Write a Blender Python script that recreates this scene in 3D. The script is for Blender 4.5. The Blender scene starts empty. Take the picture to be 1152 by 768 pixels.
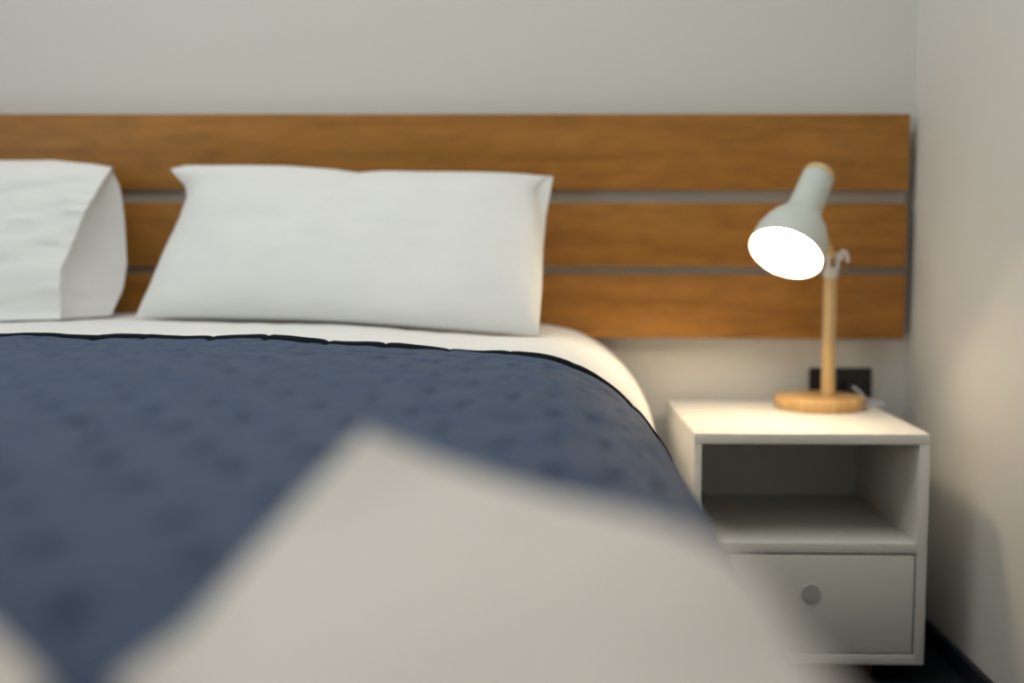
import bpy, bmesh, math, random
from mathutils import Vector, Matrix, noise

random.seed(7)
C = bpy.context.scene.collection
sc = bpy.context.scene

# ------------------------------------------------------------------ camera
FPX, CAM_H = 1350.0, 0.77
PITCH, YAW, ROLL = math.radians(5.04), math.radians(0.93), math.radians(0.08)
cam_d = bpy.data.cameras.new('camera')
cam_d.sensor_width = 36.0
cam_d.lens = FPX * 36.0 / 1152.0
cam_d.clip_start = 0.02
cam_d.dof.use_dof = True
cam_d.dof.focus_distance = 1.72
cam_d.dof.aperture_fstop = cam_d.lens / 29.0
cam = bpy.data.objects.new('camera', cam_d)
C.objects.link(cam)
R_CAM = (Matrix.Rotation(YAW, 3, 'Z') @ Matrix.Rotation(math.radians(90) - PITCH, 3, 'X')
         @ Matrix.Rotation(ROLL, 3, 'Z'))
cam.matrix_world = Matrix.Translation((0, 0, CAM_H)) @ R_CAM.to_4x4()
sc.camera = cam

# ------------------------------------------------------------------ light and exposure
w = bpy.data.worlds.new('world')
sc.world = w
w.use_nodes = True
w.node_tree.nodes['Background'].inputs[0].default_value = (0.80, 0.88, 1.0, 1)
w.node_tree.nodes['Background'].inputs[1].default_value = 0.35
sc.view_settings.view_transform = 'Standard'
sc.view_settings.look = 'None'
sc.view_settings.gamma = 1.0
sc.view_settings.use_curve_mapping = False
sc.view_settings.exposure = 0.0


def area(name, loc, target, sx, sy, power, col):
    d = bpy.data.lights.new(name, 'AREA')
    d.shape = 'RECTANGLE'
    d.size, d.size_y = sx, sy
    d.energy = power
    d.color = col
    o = bpy.data.objects.new(name, d)
    C.objects.link(o)
    o.location = loc
    o.rotation_euler = (Vector(target) - Vector(loc)).to_track_quat('-Z', 'Y').to_euler()
    return o


area('side_fill', (-3.3, -1.3, 1.55), (0.3, 1.6, 0.5), 1.5, 1.5, 32, (0.90, 0.96, 1.0))  # added area light, unseen, at the left opening to brighten front faces
area('overhead_fill', (-0.6, 1.25, 2.44), (-0.6, 1.25, 0), 2.0, 1.5, 26, (0.97, 0.98, 0.95))  # added area light, unseen, under the ceiling for soft overhead light


def at(px, py, Y):
    """point on the vertical plane y = Y that the photograph shows at (px, py)"""
    d = R_CAM @ Vector((px - 576.0, 384.0 - py, -FPX))
    t = Y / d.y
    return Vector((d.x * t, Y, CAM_H + d.z * t))


# ------------------------------------------------------------------ materials
def mat(name, col, rough=0.6, spec=0.3, sheen=0.0):
    m = bpy.data.materials.new(name)
    m.use_nodes = True
    b = m.node_tree.nodes['Principled BSDF']
    b.inputs['Base Color'].default_value = (*col, 1)
    b.inputs['Roughness'].default_value = rough
    b.inputs['Specular IOR Level'].default_value = spec
    b.inputs['Sheen Weight'].default_value = sheen
    return m


def nd(m, t, **kw):
    n = m.node_tree.nodes.new(t)
    for k, v in kw.items():
        setattr(n, k, v)
    return n


def mottle(m, scale, col_a, col_b, bump=0.0, stretch=(1, 1, 1), detail=4.0, bump_scale=None, dist=0.002):
    """procedural tone variation and a fine relief, in object coordinates"""
    L = m.node_tree.links
    b = m.node_tree.nodes['Principled BSDF']
    tc = nd(m, 'ShaderNodeTexCoord')
    mp = nd(m, 'ShaderNodeMapping')
    mp.inputs['Scale'].default_value = stretch
    L.new(tc.outputs['Object'], mp.inputs[0])
    n = nd(m, 'ShaderNodeTexNoise')
    n.inputs['Scale'].default_value = scale
    n.inputs['Detail'].default_value = detail
    L.new(mp.outputs[0], n.inputs['Vector'])
    r = nd(m, 'ShaderNodeValToRGB')
    r.color_ramp.elements[0].position = 0.3
    r.color_ramp.elements[1].position = 0.7
    r.color_ramp.elements[0].color = (*col_a, 1)
    r.color_ramp.elements[1].color = (*col_b, 1)
    L.new(n.outputs[0], r.inputs[0])
    L.new(r.outputs[0], b.inputs['Base Color'])
    if bump:
        n2 = nd(m, 'ShaderNodeTexNoise')
        n2.inputs['Scale'].default_value = bump_scale or scale * 4
        n2.inputs['Detail'].default_value = 5
        L.new(mp.outputs[0], n2.inputs['Vector'])
        bp = nd(m, 'ShaderNodeBump')
        bp.inputs['Strength'].default_value = bump
        bp.inputs['Distance'].default_value = dist
        L.new(n2.outputs[0], bp.inputs['Height'])
        L.new(bp.outputs[0], b.inputs['Normal'])
    return m


def wood(name, dark, mid, light, grain=(1.2, 26, 26), rough=0.45):
    m = mat(name, mid, rough, 0.35)
    L = m.node_tree.links
    b = m.node_tree.nodes['Principled BSDF']
    tc = nd(m, 'ShaderNodeTexCoord')
    inf = nd(m, 'ShaderNodeObjectInfo')
    add = nd(m, 'ShaderNodeVectorMath', operation='ADD')
    sca = nd(m, 'ShaderNodeVectorMath', operation='SCALE')
    sca.inputs['Scale'].default_value = 7.3
    L.new(inf.outputs['Location'], sca.inputs[0])
    L.new(tc.outputs['Object'], add.inputs[0])
    L.new(sca.outputs[0], add.inputs[1])
    mp = nd(m, 'ShaderNodeMapping')
    mp.inputs['Scale'].default_value = grain
    L.new(add.outputs[0], mp.inputs[0])
    n = nd(m, 'ShaderNodeTexNoise')
    n.inputs['Scale'].default_value = 1.6
    n.inputs['Detail'].default_value = 8
    n.inputs['Roughness'].default_value = 0.62
    n.inputs['Distortion'].default_value = 0.9
    L.new(mp.outputs[0], n.inputs['Vector'])
    r = nd(m, 'ShaderNodeValToRGB')
    r.color_ramp.elements[0].position = 0.28
    r.color_ramp.elements[0].color = (*dark, 1)
    r.color_ramp.elements[1].position = 0.75
    r.color_ramp.elements[1].color = (*light, 1)
    e = r.color_ramp.elements.new(0.5)
    e.color = (*mid, 1)
    L.new(n.outputs[0], r.inputs[0])
    # knots and flecks
    mp2 = nd(m, 'ShaderNodeMapping')
    mp2.inputs['Scale'].default_value = (grain[0] * 6, grain[1] * 1.1, grain[2] * 1.1)
    L.new(add.outputs[0], mp2.inputs[0])
    n2 = nd(m, 'ShaderNodeTexNoise')
    n2.inputs['Scale'].default_value = 2.2
    n2.inputs['Detail'].default_value = 3
    L.new(mp2.outputs[0], n2.inputs['Vector'])
    r2 = nd(m, 'ShaderNodeValToRGB')
    r2.color_ramp.elements[0].position = 0.25
    r2.color_ramp.elements[0].color = (0.78, 0.78, 0.78, 1)
    r2.color_ramp.elements[1].position = 0.6
    r2.color_ramp.elements[1].color = (1, 1, 1, 1)
    L.new(n2.outputs[0], r2.inputs[0])
    mx = nd(m, 'ShaderNodeMix', data_type='RGBA', blend_type='MULTIPLY')
    mx.inputs[0].default_value = 1.0
    L.new(r.outputs[0], mx.inputs[6])
    L.new(r2.outputs[0], mx.inputs[7])
    L.new(mx.outputs[2], b.inputs['Base Color'])
    bp = nd(m, 'ShaderNodeBump')
    bp.inputs['Strength'].default_value = 0.25
    bp.inputs['Distance'].default_value = 0.001
    L.new(n.outputs[0], bp.inputs['Height'])
    L.new(bp.outputs[0], b.inputs['Normal'])
    return m


M_WALL = mottle(mat('painted_plaster', (.7, .7, .66), .75, .25), 1.3, (.665, .655, .61), (.69, .68, .635), .12, bump_scale=160, dist=.0006)
M_CEIL = mottle(mat('ceiling_paint', (.75, .75, .72), .8, .2), 1.5, (.74, .74, .71), (.77, .77, .74), .08, bump_scale=140, dist=.0005)
M_FLOOR = mottle(mat('dark_carpet', (.012, .016, .024), .95, .1), 60, (.008, .011, .017), (.02, .026, .038), .8, bump_scale=500, dist=.004)
M_SKIRT = mottle(mat('dark_skirting', (.012, .016, .022), .6, .3), 12, (.011, .015, .021), (.015, .019, .026))
M_OAK = wood('oak_board', (.285, .118, .018), (.375, .162, .028), (.43, .195, .040), grain=(1.2, 16, 16))
M_STRIP = mottle(mat('grey_strip', (.56, .53, .48), .7, .2), 8, (.34, .31, .27), (.37, .34, .295))
M_BEECH = wood('beech', (.62, .41, .18), (.72, .50, .245), (.79, .57, .31), grain=(24, 24, 1.5), rough=.4)
M_BEECH_FLAT = wood('beech_block', (.52, .30, .10), (.66, .42, .175), (.74, .50, .24), grain=(26, 2.0, 5.0), rough=.4)
M_LEG = wood('brown_wood', (.13, .06, .022), (.21, .105, .045), (.28, .15, .07), grain=(24, 24, 1.5))
M_LINEN = mottle(mat('white_cotton', (.8, .8, .78), .85, .15, .1), 9, (.775, .775, .755), (.81, .81, .79), .25, bump_scale=26, dist=.003)
M_SHEET = mottle(mat('white_quilted_cotton', (.83, .83, .81), .85, .15, .1), 14, (.81, .81, .79), (.85, .85, .83), .5, bump_scale=55, dist=.004)
M_CREAM = mottle(mat('off_white_cotton', (.7, .69, .64), .9, .15, .1), 7, (.68, .625, .56), (.71, .655, .59), .3, bump_scale=40, dist=.002)
M_NAVY = mottle(mat('navy_quilt', (.07, .1, .165), .75, .25, .06), 30, (.050, .077, .138), (.060, .090, .156), .9, stretch=(1, 1.6, 1), bump_scale=95, dist=.005)
M_SHADOW_GAP = mottle(mat('gap_shadow_navy', (.006, .01, .015), .9, .1), 40, (.005, .009, .013), (.009, .013, .019), .3)  # navy darkened to the shadow of a gap; also on the socket slots
M_BOARD = mottle(mat('white_laminate', (.74, .72, .67), .5, .35), 3, (.735, .715, .665), (.75, .73, .68), .05, bump_scale=220, dist=.0003)
M_EDGE = mottle(mat('grey_white_edging', (.6, .59, .57), .5, .35), 3, (.60, .59, .57), (.62, .61, .59))
M_KNOB = mottle(mat('grey_knob', (.38, .36, .34), .55, .35), 20, (.48, .455, .43), (.51, .485, .46))
M_SHADE = mottle(mat('matt_grey_green_enamel', (.60, .63, .58), .5, .4), 6, (.60, .63, .585), (.62, .65, .60))
M_SHADE_IN = mottle(mat('white_enamel_inside', (.9, .88, .82), .6, .3), 6, (.90, .88, .83), (.92, .90, .85))
M_JOINT = mottle(mat('white_plastic', (.75, .73, .70), .45, .4), 8, (.74, .72, .69), (.77, .75, .72))
M_BLACK = mottle(mat('black_plastic', (.012, .012, .012), .35, .45), 10, (.011, .011, .011), (.015, .015, .015))
M_PLUG = mottle(mat('pale_grey_plastic', (.5, .52, .55), .4, .4), 10, (.68, .70, .74), (.72, .74, .78))
M_METAL = mottle(mat('brass_pin', (.6, .5, .3), .35, .5), 10, (.6, .5, .3), (.65, .55, .34))
M_METAL.node_tree.nodes['Principled BSDF'].inputs['Metallic'].default_value = 1.0
M_BULB = mat('lit_bulb', (1, .9, .75), .5, .2)
_b = M_BULB.node_tree.nodes['Principled BSDF']
_b.inputs['Emission Color'].default_value = (1.0, .77, .50, 1)
_b.inputs['Emission Strength'].default_value = 84


# ------------------------------------------------------------------ building helpers
def thing(name, label, cat, loc=(0, 0, 0), group=None):
    o = bpy.data.objects.new(name, None)
    o.empty_display_size = .05
    C.objects.link(o)
    o.location = loc
    o['label'], o['category'] = label, cat
    if group:
        o['group'] = group
    return o


def tag(o, label, cat, group=None):
    o['label'], o['category'] = label, cat
    if group:
        o['group'] = group
    return o


def wloc(o):
    v = Vector((0, 0, 0))
    while o is not None:
        v += o.location
        o = o.parent
    return v


def obj(name, bm, m, parent=None, smooth=True, origin=None, angle=40):
    """links the bmesh (built in world coordinates) as one mesh object"""
    bmesh.ops.recalc_face_normals(bm, faces=bm.faces)
    vs = [v.co for v in bm.verts]
    lo = Vector([min(v[i] for v in vs) for i in range(3)])
    hi = Vector([max(v[i] for v in vs) for i in range(3)])
    if origin is None:
        origin = Vector(((lo.x + hi.x) / 2, (lo.y + hi.y) / 2, lo.z))
    origin = Vector(origin)
    bmesh.ops.translate(bm, verts=bm.verts, vec=-origin)
    for f in bm.faces:
        f.smooth = smooth
    if smooth:
        lim = math.radians(angle)
        for e in bm.edges:
            if len(e.link_faces) == 2 and e.calc_face_angle(0) > lim:
                e.smooth = False
    me = bpy.data.meshes.new(name)
    bm.to_mesh(me)
    bm.free()
    for mm in (m if isinstance(m, (list, tuple)) else [m]):
        me.materials.append(mm)
    o = bpy.data.objects.new(name, me)
    C.objects.link(o)
    if parent is not None:
        o.parent = parent
        o.location = origin - wloc(parent)
    else:
        o.location = origin
    return o


def struct(name, bm, m):
    o = obj(name, bm, m, smooth=False)
    o['kind'] = 'structure'
    return o


def box(x0, x1, y0, y1, z0, z1, bev=0.0, seg=2, bm=None):
    b = bm or bmesh.new()
    r = bmesh.ops.create_cube(b, size=1)
    for v in r['verts']:
        v.co = Vector((x0 + (v.co.x + .5) * (x1 - x0), y0 + (v.co.y + .5) * (y1 - y0), z0 + (v.co.z + .5) * (z1 - z0)))
    if bev:
        es = list({e for v in r['verts'] for e in v.link_edges})
        bmesh.ops.bevel(b, geom=es, offset=bev, segments=seg, affect='EDGES', profile=.6)
    return b


def lathe(profile, base, axis, n=48, bm=None, closed=False):
    """profile: (distance along axis, radius); a zero radius closes the end"""
    b = bm or bmesh.new()
    q = Vector((0, 0, 1)).rotation_difference(Vector(axis).normalized())
    base = Vector(base)
    rings = []
    for d, r in profile:
        if r <= 1e-7:
            rings.append([b.verts.new(base + q @ Vector((0, 0, d)))])
        else:
            rings.append([b.verts.new(base + q @ Vector((r * math.cos(2 * math.pi * k / n), r * math.sin(2 * math.pi * k / n), d))) for k in range(n)])
    pairs = list(zip(rings, rings[1:]))
    if closed:
        pairs.append((rings[-1], rings[0]))
    for a, c in pairs:
        for k in range(n):
            k2 = (k + 1) % n
            if len(a) == 1 and len(c) == 1:
                continue
            if len(a) == 1:
                b.faces.new((a[0], c[k], c[k2]))
            elif len(c) == 1:
                b.faces.new((a[k], a[k2], c[0]))
            else:
                b.faces.new((a[k], a[k2], c[k2], c[k]))
    return b


def tube(pts, rad, n=12, bm=None):
    b = bm or bmesh.new()
    pts = [Vector(p) for p in pts]
    rings = []
    up = Vector((0, 0, 1))
    for i, p in enumerate(pts):
        t = (pts[min(i + 1, len(pts) - 1)] - pts[max(i - 1, 0)]).normalized()
        s = t.cross(up)
        if s.length < 1e-3:
            s = t.cross(Vector((0, 1, 0)))
        s.normalize()
        u2 = s.cross(t)
        r = rad(i / (len(pts) - 1)) if callable(rad) else rad
        rings.append([b.verts.new(p + r * (math.cos(2 * math.pi * k / n) * s + math.sin(2 * math.pi * k / n) * u2)) for k in range(n)])
    for a, c in zip(rings, rings[1:]):
        for k in range(n):
            k2 = (k + 1) % n
            b.faces.new((a[k], a[k2], c[k2], c[k]))
    b.faces.new(rings[0][::-1])
    b.faces.new(rings[-1])
    return b


def spline(ctrl, n):
    """Catmull-Rom through the control points"""
    P = [Vector(c) for c in ctrl]
    P = [2 * P[0] - P[1]] + P + [2 * P[-1] - P[-2]]
    out = []
    segs = len(P) - 3
    for i in range(n):
        t = i / (n - 1) * segs
        k = min(int(t), segs - 1)
        f = t - k
        a, b, c, d = P[k:k + 4]
        out.append(.5 * (2 * b + (c - a) * f + (2 * a - 5 * b + 4 * c - d) * f * f + (3 * b - a - 3 * c + d) * f ** 3))
    return out


def grid_faces(b, G):
    for r0, r1 in zip(G, G[1:]):
        for k in range(len(r0) - 1):
            q = []
            for v in (r0[k], r0[k + 1], r1[k + 1], r1[k]):
                if v not in q:
                    q.append(v)
            if len(q) >= 3:
                b.faces.new(q)


def sm(a, b, x):
    t = max(0.0, min(1.0, (x - a) / (b - a)))
    return t * t * (3 - 2 * t)


def lerp_list(tab, x):
    if x <= tab[0][0]:
        return tab[0][1]
    for (a, va), (b, vb) in zip(tab, tab[1:]):
        if x <= b:
            return va + (vb - va) * (x - a) / (b - a)
    return tab[-1][1]


# ------------------------------------------------------------------ the room
XW, YB = 0.768, 2.46             # right wall, back wall
XL, YF, HC = -3.2, -2.3, 2.5
struct('floor', box(XL - .1, XW + .1, YF - .1, YB + .1, -.1, 0), M_FLOOR)
struct('ceiling', box(XL - .1, XW + .1, YF - .1, YB + .1, HC, HC + .1), M_CEIL)
struct('wall_back', box(XL - .1, XW + .1, YB, YB + .1, 0, HC), M_WALL)
struct('wall_right', box(XW, XW + .1, YF - .1, YB, 0, HC), M_WALL)
struct('wall_front', box(XL - .1, XW, YF - .1, YF, 0, HC), M_WALL)
# left wall with an unseen opening added for the side light
bm = box(XL - .1, XL, YF, YB, 0, .8)
box(XL - .1, XL, YF, YB, 2.3, HC, bm=bm)
box(XL - .1, XL, YF, -2.1, .8, 2.3, bm=bm)
box(XL - .1, XL, -.5, YB, .8, 2.3, bm=bm)
struct('wall_left', bm, M_WALL)
struct('baseboard_right', box(XW - .012, XW - .0005, YF + .01, YB - .014, 0.0005, .035, .002), M_SKIRT)
struct('baseboard_back', box(XL + .01, XW - .013, YB - .012, YB - .0005, 0.0005, .035, .002), M_SKIRT)

# ------------------------------------------------------------------ headboard on the wall
HB_F, HB_T = 2.418, .022
hb = thing('headboard', 'wide oak headboard of three horizontal boards fixed to the wall behind the pillows', 'headboard', (-.68, 2.44, .55))
xr = at(1021, 250, HB_F).x
for ya, yb in ((128, 213.5), (228, 299.5), (308.5, 380)):
    za, zb = at(600, ya, HB_F).z, at(600, yb, HB_F).z
    obj('board', box(-2.12, xr, HB_F, HB_F + HB_T, zb, za, .0025), M_OAK, hb)
z_lo, z_hi = at(600, 372, HB_F).z, at(600, 136, HB_F).z
for ya, yb in ((206, 234), (292, 315)):
    za, zb = at(600, ya, HB_F).z, at(600, yb, HB_F).z
    obj('spacer_strip', box(-2.118, xr - .004, HB_F + .011, HB_F + HB_T - .003, zb, za), M_STRIP, hb)['label'] = 'grey strip in the gap between two boards'
for x in (-1.95, -1.1, -.25, .6):
    obj('batten', box(x - .025, x + .025, HB_F + HB_T, YB - .001, z_lo, z_hi, .002), M_OAK, hb)

# ------------------------------------------------------------------ bed
BED_TOP, XC = .582, -.65
HALF = .88                       # half width of the made bed
bed = thing('bed', 'double bed with low base and thick mattress hidden under the white sheet', 'bed', (XC, 1.4, 0))
obj('mattress', box(XC - .76, XC + .76, .50, 2.40, .30, .568, .13, 6), M_LINEN, bed)
obj('base', box(XC - .76, XC + .76, .50, 2.40, .10, .30, .012), M_NAVY, bed)
for sx in (-1, 1):
    for y in (.55, 2.25):
        obj('leg', lathe([(0, 0), (0, .022), (.10, .03), (.10, 0)], (XC + sx * .68, y, 0), (0, 0, 1), 20), M_LEG, bed)


RAD = .22


def crown(a):
    """the made bed is a little higher along its middle"""
    return .020 * (1 - sm(.2, .75, abs(a)))


def foot_drop(Y):
    f = 1 - sm(.30, .62, Y)
    return .05 * f * f


def section(a, Y, R=RAD):
    """point of the made bed's cross-section, a = distance from the centre line along the cloth"""
    s = 1 if a >= 0 else -1
    a = abs(a)
    half = HALF - .046 * (1 - sm(1.60, 2.38, Y))
    flat = half - R
    arc = R * math.pi / 2
    if a < flat:
        x, z, nx, nz = a, BED_TOP, 0, 1
    elif a < flat + arc:
        t = (a - flat) / R
        x, z, nx, nz = flat + R * math.sin(t), BED_TOP - R + R * math.cos(t), math.sin(t), math.cos(t)
    else:
        d = a - flat - arc
        x, z, nx, nz = half, BED_TOP - R - d, 1, 0
    z += crown(a)
    return Vector((XC + s * x, Y, z)), Vector((s * nx, 0, nz))


def folds(a, Y):
    """soft hanging folds low on the sides"""
    d = max(0.0, abs(a) - (HALF - RAD + .25))
    return min(1, d / .25) * .010 * math.sin(Y * 17 + 1.3 * math.sin(Y * 5))


def edge_y(x):
    """where the quilt ends towards the pillows"""
    return lerp_list([(-2.2, 1.68), (-1.0, 1.655), (-.55, 1.63), (-.2, 1.605), (0, 1.59), (.12, 1.59), (.22, 1.61), (.9, 1.65)], x)


def puff(a, y):
    """quilting: staggered puckers, a shallow valley along each row, soft pillows between"""
    W, Hh = .083, .070
    j = math.floor(y / Hh + .5)
    h = 0.0
    for jj in (j - 1, j, j + 1):
        off = (jj % 2) * .5
        i = math.floor(a / W - off + .5)
        for ii in (i - 1, i, i + 1):
            ca = (ii + off) * W + .012 * noise.noise((ii * 3.1, jj * 2.7, 0.3))
            cy = jj * Hh + .010 * noise.noise((ii * 1.7, jj * 4.3, 5.1))
            dx, dy = a - ca, y - cy
            dx2 = dx - dy * (.25 + .6 * noise.noise((ii * 2.3, jj * 1.9, 9)))
            h -= .0120 * math.exp(-(dx2 / .0042) ** 2 - (dy / .016) ** 2)
            h -= .0010 * math.exp(-(dx / .028) ** 2 - (dy / .007) ** 2)
    ph = abs(math.sin(math.pi * y / Hh))
    h += .0022 * ph ** .6
    h += .0022 * noise.noise((a * 13, y * 22, 2.0)) + .0030 * noise.noise((a * 32, y * 62, 4.0))
    return h


# white sheet / coverlet, seen between pillows and quilt
b = bmesh.new()
top_l, bot_l = [], []
NA = 190
A_END = HALF - RAD + RAD * math.pi / 2 + .15
ny = 70
for j in range(ny):
    Y = 1.15 + (2.412 - 1.15) * j / (ny - 1)
    rt, rb = [], []
    for i in range(NA):
        a = -A_END + 2 * A_END * i / (NA - 1)
        p, n = section(a, Y)
        ey = edge_y(XC + max(-HALF - .4, min(HALF + .4, a)))
        open_ = sm(ey + .015, ey + .10, Y)
        w_ = open_ * (.002 * noise.noise((a * 7, Y * 9, 1)) + .002 * noise.noise((a * 22, Y * 30, 3)))
        q = p + n * (.003 + .007 * open_ + w_ + folds(a, Y))
        rt.append(b.verts.new(q))
        rb.append(b.verts.new(p + n * (folds(a, Y) - .004)))
    top_l.append(rt)
    bot_l.append(rb)
grid_faces(b, top_l)
grid_faces(b, bot_l)
grid_faces(b, [top_l[0], bot_l[0]])
grid_faces(b, [top_l[-1], bot_l[-1]])
grid_faces(b, [[r[0] for r in top_l], [r[0] for r in bot_l]])
grid_faces(b, [[r[-1] for r in top_l], [r[-1] for r in bot_l]])
sheet = tag(obj('bed_sheet', b, M_SHEET, angle=80), 'white quilted bed sheet showing as a strip between pillows and navy blanket', 'sheet')

# navy quilt
b = bmesh.new()
top_l, bot_l = [], []
A_END = HALF - RAD + RAD * math.pi / 2 + .25
NA, NY = 700, 330
Y0 = .30
for j in range(NY):
    f = j / (NY - 1)
    rt, rb = [], []
    for i in range(NA):
        a = -A_END + 2 * A_END * i / (NA - 1)
        x_here = XC + max(-HALF - .4, min(HALF + .4, a))
        Y = Y0 + (edge_y(x_here) - Y0) * f
        p, n = section(a, Y)
        fd = Vector((0, 0, foot_drop(Y)))
        e = sm(edge_y(x_here) - .05, edge_y(x_here) - .005, Y)
        scal = .006 * e * (.4 + noise.noise((a * 9.0, 0, 7)))
        q = p + n * (max(.0115, .025 + puff(a, Y) * (1 - .4 * e) + scal) + folds(a, Y)) - fd
        rt.append(b.verts.new(q))
        rb.append(b.verts.new(p + n * (.0095 + folds(a, Y)) - fd))
    top_l.append(rt)
    bot_l.append(rb)
edge_pts = [(u.co + v.co) * .5 for u, v in zip(top_l[-1], bot_l[-1])]
grid_faces(b, top_l)
grid_faces(b, bot_l)
grid_faces(b, [top_l[0], bot_l[0]])
grid_faces(b, [top_l[-1], bot_l[-1]])
grid_faces(b, [[r[0] for r in top_l], [r[0] for r in bot_l]])
grid_faces(b, [[r[-1] for r in top_l], [r[-1] for r in bot_l]])
quilt = tag(obj('quilted_blanket', b, M_NAVY, angle=80), 'navy blue quilted blanket spread over the bed up to the white sheet', 'blanket')
shadow_pts = []
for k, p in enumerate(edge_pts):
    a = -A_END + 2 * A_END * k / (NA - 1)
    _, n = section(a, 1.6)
    shadow_pts.append(p + n * (.0056 + .0060 * noise.noise((a * 8.0, 3, 1))) + Vector((0, .004, 0)))
obj('fold_shadow', tube(shadow_pts, .0088, 10), M_SHADOW_GAP, quilt)['label'] = 'dark tube standing in for the shadow under the white fold'  # shadow gap at the quilt edge, modelled as a near-black tube


# ------------------------------------------------------------------ pillows at the headboard
def pillow(name, label, left, right, right_b, top, thick, end_l, end_r, bot, y_base, y_top, seed, crumple):
    """left/right: side edges as (height fraction, x) tables; top: (x fraction, height) table;
    the body leans from y_base at the bed to y_top at the headboard, with a sewn end panel on each side"""
    b = bmesh.new()
    NU, NS = 72, 44
    zf = lambda x: BED_TOP + .0135 + crown(x - XC)
    F, B = [], []
    for i in range(NU + 1):
        u = i / NU
        fr, br = [], []
        for j in range(NS + 1):
            s = j / NS
            x = lerp_list(left, s) * (1 - u) + lerp_list(right, s) * u
            xb = lerp_list(left, s) * (1 - u) + lerp_list(right_b, s) * u
            zt = lerp_list(top, u)
            z0 = zf(x)
            z = z0 + (zt - z0) * s
            yb_ = y_base[0] * (1 - u) + y_base[1] * u
            y = yb_ + (y_top - yb_) * s
            c = abs(2 * u - 1)
            prof = (1 - abs(2 * s - 1) ** 3.2) ** .62
            prof = (prof ** 3 + max(0, bot * (1 - s / .6)) ** 3) ** (1 / 3)
            prof *= 1 + .28 * (1 - s) - .22 * s
            e = end_l if u < .5 else end_r
            endp = e + (1 - e) * (1 - c ** 4.5) ** .6
            t = thick * prof * endp
            pos = (u * 5 + seed, s * 3.4, seed)
            wr = crumple * noise.noise(pos) + .5 * crumple * noise.noise((u * 12 + seed, s * 8, 1.7))
            wr += .5 * crumple * noise.noise((u * 5 + s * 9, s * 22 - u * 6, seed))
            wr *= min(1, prof * 1.2, s * 5)
            nrm = Vector((0, -(zt - z0), (y_top - yb_) * sm(-.02, .45, s))).normalized()
            fr.append(Vector((x, y, z)) + nrm * (t + wr))
            br.append(Vector((xb, y, z)) - nrm * (t * .42))
        F.append(fr)
        B.append(br)
    for row in F + B:
        for q in row:
            q.z = max(q.z, zf(q.x) + .001)
            q.y = min(q.y, HB_F - .003)
    Fv, Bv = [], []
    for fr, br in zip(F, B):
        rf = [b.verts.new(q) for q in fr]
        rb = [b.verts.new(q) for q in br]
        Fv.append(rf)
        Bv.append(rb)
    grid_faces(b, Fv)
    grid_faces(b, Bv)
    grid_faces(b, [[r[0] for r in Fv], [r[0] for r in Bv]])
    grid_faces(b, [[r[-1] for r in Fv], [r[-1] for r in Bv]])
    # end panels, dished inwards
    for idx, sgn in ((0, 1), (NU, -1)):
        K = 10
        G = [Fv[idx]]
        for k in range(1, K):
            t = k / K
            row = []
            for j in range(NS + 1):
                p = F[idx][j].lerp(B[idx][j], t)
                wdt = (F[idx][j] - B[idx][j]).length
                p.x += sgn * min(.03, wdt * .22) * math.sin(math.pi * t)
                row.append(b.verts.new(p))
            G.append(row)
        G.append(Bv[idx])
        grid_faces(b, G)
    bmesh.ops.remove_doubles(b, verts=b.verts, dist=.0002)
    o = obj(name, b, M_LINEN, angle=38)
    return tag(o, label, 'pillow', 'white pillows leaning on the headboard')


YT = 2.345


def edge(tab, yb, yt=YT):
    """side edge read off the photograph: (height fraction, pixel x) on the leaning plane"""
    return [(s, at(p, 280, yb + (yt - yb) * s).x) for s, p in tab]


R_left = edge(((0, 150), (.2, 167), (.45, 186), (.65, 203), (.8, 212), (.88, 210), (.95, 200), (1, 194)), 2.23)
R_right = edge(((0, 606), (.3, 609), (.55, 607), (.75, 603), (.88, 601), (.95, 607), (1, 620)), 2.08)
R_back = edge(((0, 606), (.3, 610), (.55, 611), (.75, 614), (.88, 618), (1, 622)), 2.12)
R_top = [(u, at(300, p, YT).z) for u, p in ((0, 190), (.04, 186), (.1, 186), (.3, 188), (.44, 193), (.5, 197), (.56, 195), (.8, 196), (.95, 197), (1, 198))]
pillow('pillow', 'white pillow leaning on the headboard in the middle of the photo, wholly in view',
       R_left, R_right, R_back, R_top, .075, .06, .34, .12, (2.23, 2.08), YT, 3.1, .0042)
L_left = [(0, -1.56), (.5, -1.545), (.9, -1.55), (1, -1.565)]
L_right = edge(((0, 52), (.25, 66), (.45, 86), (.6, 102), (.8, 121), (.93, 129), (1, 131)), 2.12)
L_back = edge(((0, 110), (.2, 126), (.4, 134), (.7, 137), (.9, 137), (1, 132)), 2.22, 2.38)
L_top = [(u, at(300, p, YT).z) for u, p in ((0, 190), (.3, 184), (.6, 180), (.85, 181), (.95, 185), (1, 189))]
pillow('pillow', 'creased white pillow cut off by the left edge of the photo',
       L_left, L_right, L_back, L_top, .085, .3, .95, .75, (2.25, 2.25), YT + .01, 8.7, .013)


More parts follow.
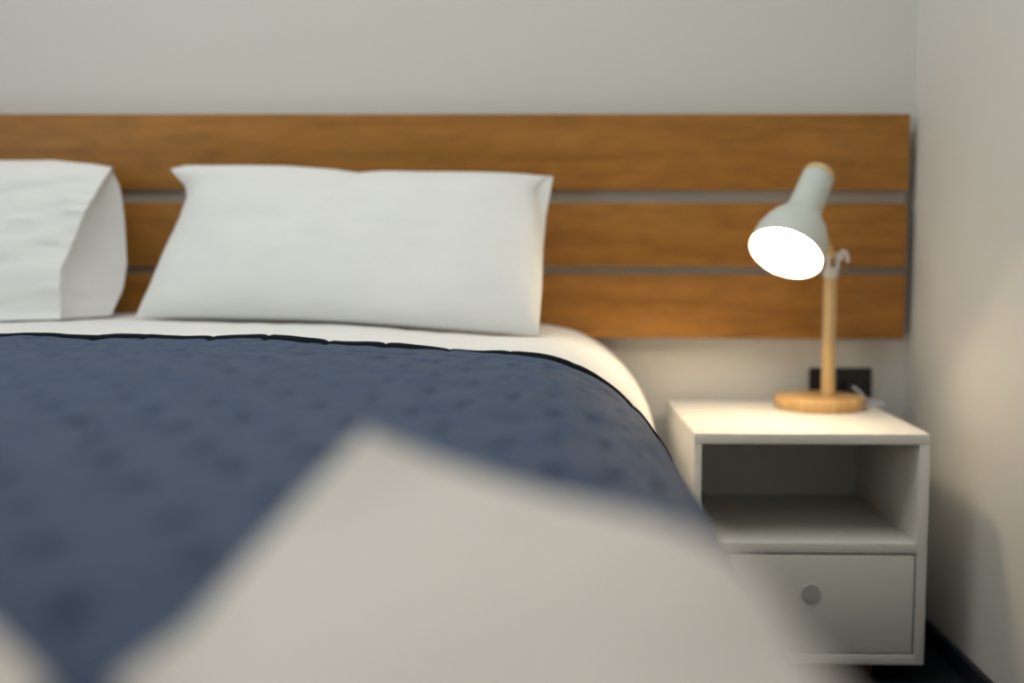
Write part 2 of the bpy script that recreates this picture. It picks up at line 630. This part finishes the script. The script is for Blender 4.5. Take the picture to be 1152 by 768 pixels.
# ------------------------------------------------------------------ cushions at the foot of the bed
def cushion(name, label, far_left, far_right, near_right, near_left, puff_h):
    """soft cushion lying on the quilt; the four lists are the seam between its corners"""
    N = 40
    A = spline(far_left, N + 1)       # far corner -> left corner
    Rr = spline(far_right, N + 1)     # far corner -> right corner
    Nr = spline(near_right, N + 1)    # left corner -> near corner
    Nl = spline(near_left, N + 1)     # right corner -> near corner
    P00, P10, P01, P11 = A[0], A[-1], Rr[-1], Nr[-1]
    b = bmesh.new()
    T, Bt = [], []
    fz = lambda q: BED_TOP + .032 + crown(q.x - XC) - foot_drop(q.y)
    for i in range(N + 1):
        u = i / N                     # along far-left
        rt, rb = [], []
        for j in range(N + 1):
            v = j / N                 # along far-right
            lu = A[i].lerp(Nl[i], v)
            lv = Rr[j].lerp(Nr[j], u)
            bl = (P00 * (1 - u) * (1 - v) + P10 * u * (1 - v) + P01 * (1 - u) * v + P11 * u * v)
            p = lu + lv - bl
            g = (max(0, 1 - abs(2 * u - 1) ** 2.4) * max(0, 1 - abs(2 * v - 1) ** 2.4)) ** .6
            t = p.copy()
            t.z += puff_h * g + .003 * g * noise.noise((u * 6, v * 6, puff_h * 50))
            t.z = max(t.z, fz(t) + .002)
            rt.append(b.verts.new(t))
            if i in (0, N) or j in (0, N):
                rb.append(rt[-1])
            else:
                q = p.copy()
                q.z -= .12 * g
                q.z = max(fz(q), q.z)
                rb.append(b.verts.new(q))
        T.append(rt)
        Bt.append(rb)
    grid_faces(b, T)
    grid_faces(b, Bt)
    o = obj(name, b, M_CREAM, angle=70)
    return tag(o, label, 'cushion', 'off-white cushions at the foot of the bed')


F1 = at(409, 484, .56)
L1 = at(130, 802, .43)
R1 = at(925, 815, .42)
N1 = Vector((.02, .19, .648))
cushion('cushion', 'large blurred off-white cushion lying in the foreground with its corner pointing at the pillows',
        [F1, at(344, 555, .53), at(271, 637, .50), at(208, 711, .465), L1],
        [F1, at(540, 536, .545), at(650, 573, .525), at(750, 602, .505), at(826, 634, .485), at(876, 686, .46), at(904, 750, .44), R1],
        [L1, Vector((-.085, .31, .632)), N1], [R1, Vector((.09, .31, .632)), N1], .022)
F2 = at(-205, 535, .54)
R2 = at(58, 808, .425)
cushion('cushion', 'blurred off-white cushion of which only a corner shows at bottom left of the photo',
        [F2, Vector((-.42, .50, .64)), Vector((-.50, .38, .625))],
        [F2, at(-110, 632, .51), at(-20, 730, .465), R2],
        [Vector((-.50, .38, .625)), Vector((-.42, .26, .64)), Vector((-.30, .18, .635))],
        [R2, Vector((-.21, .30, .632)), Vector((-.30, .18, .635))], .020)

# ------------------------------------------------------------------ nightstand
NY0, NY1 = 2.02, 2.432           # front and back
nx0, nx1 = at(781, 488, NY0).x, at(1047.5, 488, NY0).x
nz1, nz0 = at(900, 488, NY0).z, at(900, 747, NY0).z
TH = .0175
ns = thing('nightstand', 'white box nightstand with open shelf and one drawer, beside the bed', 'nightstand', ((nx0 + nx1) / 2, (NY0 + NY1) / 2, 0))
BV = .0012
obj('top_panel', box(nx0, nx1, NY0, NY1, nz1 - TH, nz1, BV), M_BOARD, ns)
obj('side_panel', box(nx0, nx0 + TH - .004, NY0 + .0005, NY1, nz0, nz1 - TH, BV), M_BOARD, ns)
obj('side_panel', box(nx1 - TH, nx1, NY0 + .0005, NY1, nz0, nz1 - TH, BV), M_BOARD, ns)
ix0, ix1 = nx0 + TH - .004, nx1 - TH
obj('bottom_panel', box(ix0, ix1, NY0 + .0005, NY1, nz0, nz0 + TH, BV), M_BOARD, ns)
obj('back_panel', box(ix0, ix1, NY1 - .022, NY1 - .012, nz0 + TH, nz1 - TH), M_BOARD, ns)
sh1 = at(900, 611, NY0).z
obj('shelf', box(ix0, ix1, NY0 + .002, NY1 - .022, sh1 - TH, sh1, BV), M_BOARD, ns)
dz1, dz0 = sh1 - TH - .004, nz0 + TH + .003
dr = obj('drawer', box(ix0 + .003, ix1 - .0035, NY0 + .001, NY0 + .018, dz0, dz1, .001), M_BOARD, ns)
bm = box(ix0 + .012, ix0 + .024, NY0 + .018, NY1 - .06, dz0 + .01, dz1 - .02)
box(ix1 - .024, ix1 - .012, NY0 + .018, NY1 - .06, dz0 + .01, dz1 - .02, bm=bm)
box(ix0 + .024, ix1 - .024, NY1 - .072, NY1 - .06, dz0 + .01, dz1 - .02, bm=bm)
box(ix0 + .024, ix1 - .024, NY0 + .018, NY1 - .072, dz0 + .01, dz0 + .018, bm=bm)
obj('drawer_box', bm, M_BOARD, dr, smooth=False)
kp = at(912.5, 667, NY0)
obj('knob', lathe([(0, 0), (0, .0155), (.001, .0162), (.002, .0162), (.0026, .0156), (.0026, 0)], (kp.x, NY0 + .001, kp.z), (0, -1, 0), 40), M_KNOB, dr)['label'] = 'round grey knob'
for x in (nx0 + .07, nx1 - .085):
    for y in (NY0 + .06, NY1 - .06):
        obj('leg', lathe([(0, 0), (0, .013), (.002, .014), (nz0, .02), (nz0, 0)], (x, y, 0), (0, 0, 1), 24), M_LEG, ns)['label'] = 'short brown wooden leg'

# ------------------------------------------------------------------ wall socket
sp = at(945.5, 436, YB - .01)
so = thing('wall_socket', 'black double wall socket plate above the nightstand behind the lamp', 'socket', (sp.x, YB - .001, sp.z))
pw, ph = .0635, .040
obj('plate', box(sp.x - pw, sp.x + pw, YB - .010, YB - .0005, sp.z - ph, sp.z + ph, .004, 3), M_BLACK, so)
for dx in (-.031, .031):
    ins = obj('outlet', box(sp.x + dx - .024, sp.x + dx + .024, YB - .0125, YB - .010, sp.z - .024, sp.z + .024, .001), M_BLACK, so)
    if dx < 0:
        bm = bmesh.new()
        for ddx, ddz, rw, rh in ((0, .010, .002, .004), (-.011, -.006, .0032, .002), (.011, -.006, .0032, .002)):
            box(sp.x + dx + ddx - rw, sp.x + dx + ddx + rw, YB - .0128, YB - .0125, sp.z + ddz - rh, sp.z + ddz + rh, bm=bm)
        obj('slots', bm, M_SHADOW_GAP, ins, smooth=False)

# ------------------------------------------------------------------ table lamp
LB = at(922, 452, 2.335)
bx, by, bz = LB.x, 2.335, nz1
lamp = thing('table_lamp', 'lit desk lamp with pale grey bell shade and wooden stem standing on the nightstand', 'lamp', (bx, by, bz))
obj('base', lathe([(0, 0), (0, .084), (.003, .0865), (.021, .0865), (.024, .084), (.0245, 0)], (bx, by, bz), (0, 0, 1), 64), M_BEECH_FLAT, lamp)['label'] = 'round wooden base'
PB = at(931.5, 440, by + .01)
PT = at(934, 311, by + .01)
stem = obj('stem', lathe([(0, 0), (0, .0138), ((PT - Vector((PB.x, PB.y, bz + .0245))).length, .0130), ((PT - Vector((PB.x, PB.y, bz + .0245))).length, 0)],
           (PB.x, PB.y, bz + .0245), PT - Vector((PB.x, PB.y, bz + .0245)), 32), M_BEECH, lamp)
stem['label'] = 'straight beech stem'
# hinge: sleeve, two cheeks, cross bolt and wing nut
J = at(937, 291, by + .01)
bm = lathe([(0, 0), (0, .0142), (.014, .0142), (.020, .011), (.020, 0)], PT - Vector((0, 0, .002)), (0, 0, 1), 28)
box(J.x - .013, J.x - .006, J.y - .010, J.y + .010, PT.z + .012, J.z + .012, .003, bm=bm)
box(J.x + .004, J.x + .011, J.y - .010, J.y + .010, PT.z + .012, J.z + .012, .003, bm=bm)
hinge = obj('hinge', bm, M_JOINT, lamp)
hinge['label'] = 'white plastic hinge'
bm = lathe([(0, 0), (0, .004), (.030, .004), (.030, 0)], J + Vector((-.017, 0, .003)), (1, 0, 0), 16)
lathe([(0, 0), (0, .0075), (.008, .006), (.008, 0)], J + Vector((.011, 0, .003)), (1, 0, 0), 20, bm=bm)
tube(spline([J + Vector((.014, 0, .004)), J + Vector((.017, -.002, .013)), J + Vector((.023, -.003, .012)), J + Vector((.027, -.004, .002)), J + Vector((.028, -.004, -.007))], 14),
     lambda t: .0050 - .0012 * t, 12, bm=bm)
obj('wing_nut', bm, M_JOINT, hinge)
# shade
ax = (R_CAM @ Vector((.42, .775, -.47))).normalized()
LS = .885
O = at(884, 285, 2.175)
S_OUT = [(0, .0715), (.010, .0722), (.025, .0715), (.045, .0685), (.065, .0625), (.082, .0545), (.096, .0455), (.107, .0375), (.116, .0335), (.126, .0318), (.170, .0308), (.214, .0300)]
S_IN = [(.212, .0282), (.170, .0290), (.126, .0300), (.116, .0318), (.107, .0357), (.096, .0437), (.082, .0527), (.065, .0607), (.045, .0667), (.025, .0697), (.010, .0704), (0, .0703)]
S_OUT = [(d * LS, r * (.95 if r > .04 else 1)) for d, r in S_OUT]
S_IN = [(d * LS, r * (.95 if r > .04 else 1)) for d, r in S_IN]
bm = lathe(S_OUT + S_IN, O, ax, 72, closed=True)
shade = obj('shade', bm, [M_SHADE, M_SHADE_IN], lamp, angle=50, origin=O)
shade['label'] = 'pale grey bell-shaped shade'
n_out = len(S_OUT)
me = shade.data
q = Vector((0, 0, 1)).rotation_difference(ax)
for k, poly in enumerate(me.polygons):
    if (k // 72) >= n_out - 1:
        poly.material_index = 1
obj('cap', lathe([(.183, 0), (.183, .0278), (.1900, .0278), (.1901, .0302), (.1985, .0302), (.203, .0285), (.205, .024), (.205, 0)], O, ax, 48), M_BEECH, shade)['label'] = 'beech disc cap'
obj('lampholder', lathe([(.182, 0), (.182, .020), (.098, .020), (.092, .017), (.092, 0)], O, ax, 32), M_JOINT, shade)
bulb_prof = [(d - .015, r) for d, r in [(.109, 0), (.109, .0135), (.094, .0135), (.086, .0150), (.078, .0240), (.066, .0350), (.050, .0410), (.034, .0400), (.020, .0320), (.011, .0180), (.0085, .0080), (.008, 0)]]
obj('bulb', lathe(bulb_prof, O, ax, 40), M_BULB, shade)['label'] = 'lit round bulb'
# arm from the hinge to the back of the shade's neck
A0 = J + Vector((-.001, 0, .004))
_v = R_CAM @ Vector((.55, -.1, -.83))
A1 = O + ax * .135 + (_v - ax * _v.dot(ax)).normalized() * .034
A1 = Vector((A1.x, A1.y, A1.z))
arm = obj('arm', tube([A0.lerp(A1, t / 6) for t in range(7)], .0075, 16), M_BEECH, lamp)
arm['label'] = 'short beech arm behind the shade'
tube_b = lathe([(0, 0), (0, .012), (.010, .012), (.010, 0)], A1 - (A1 - A0).normalized() * .008, (A1 - A0), 20)
obj('bracket', tube_b, M_JOINT, arm)
# plug and lead
pg = at(960.5, 439, YB - .03)
bm = box(pg.x - .016, pg.x + .016, YB - .040, YB - .0128, pg.z - .012, pg.z + .016, .005, 3)
lathe([(0, 0), (0, .006), (.022, .0042), (.022, 0)], (pg.x, YB - .038, pg.z + .002), (.55, -.45, -.7), 16, bm=bm)
lead = obj('lead', tube(spline([at(959.5, 435, YB - .046), at(966, 440, YB - .054), at(975, 449, YB - .062), (pg.x + .040, YB - .078, bz + .0034),
                                (pg.x + .035, YB - .105, bz + .0034), (bx + .088, by + .03, bz + .0036), (bx + .070, by + .045, bz + .008)], 60), .0032, 10), M_PLUG, lamp)
lead['label'] = 'thin pale grey lead'
obj('plug', bm, M_BLACK, lead)['label'] = 'black plug in the black socket'
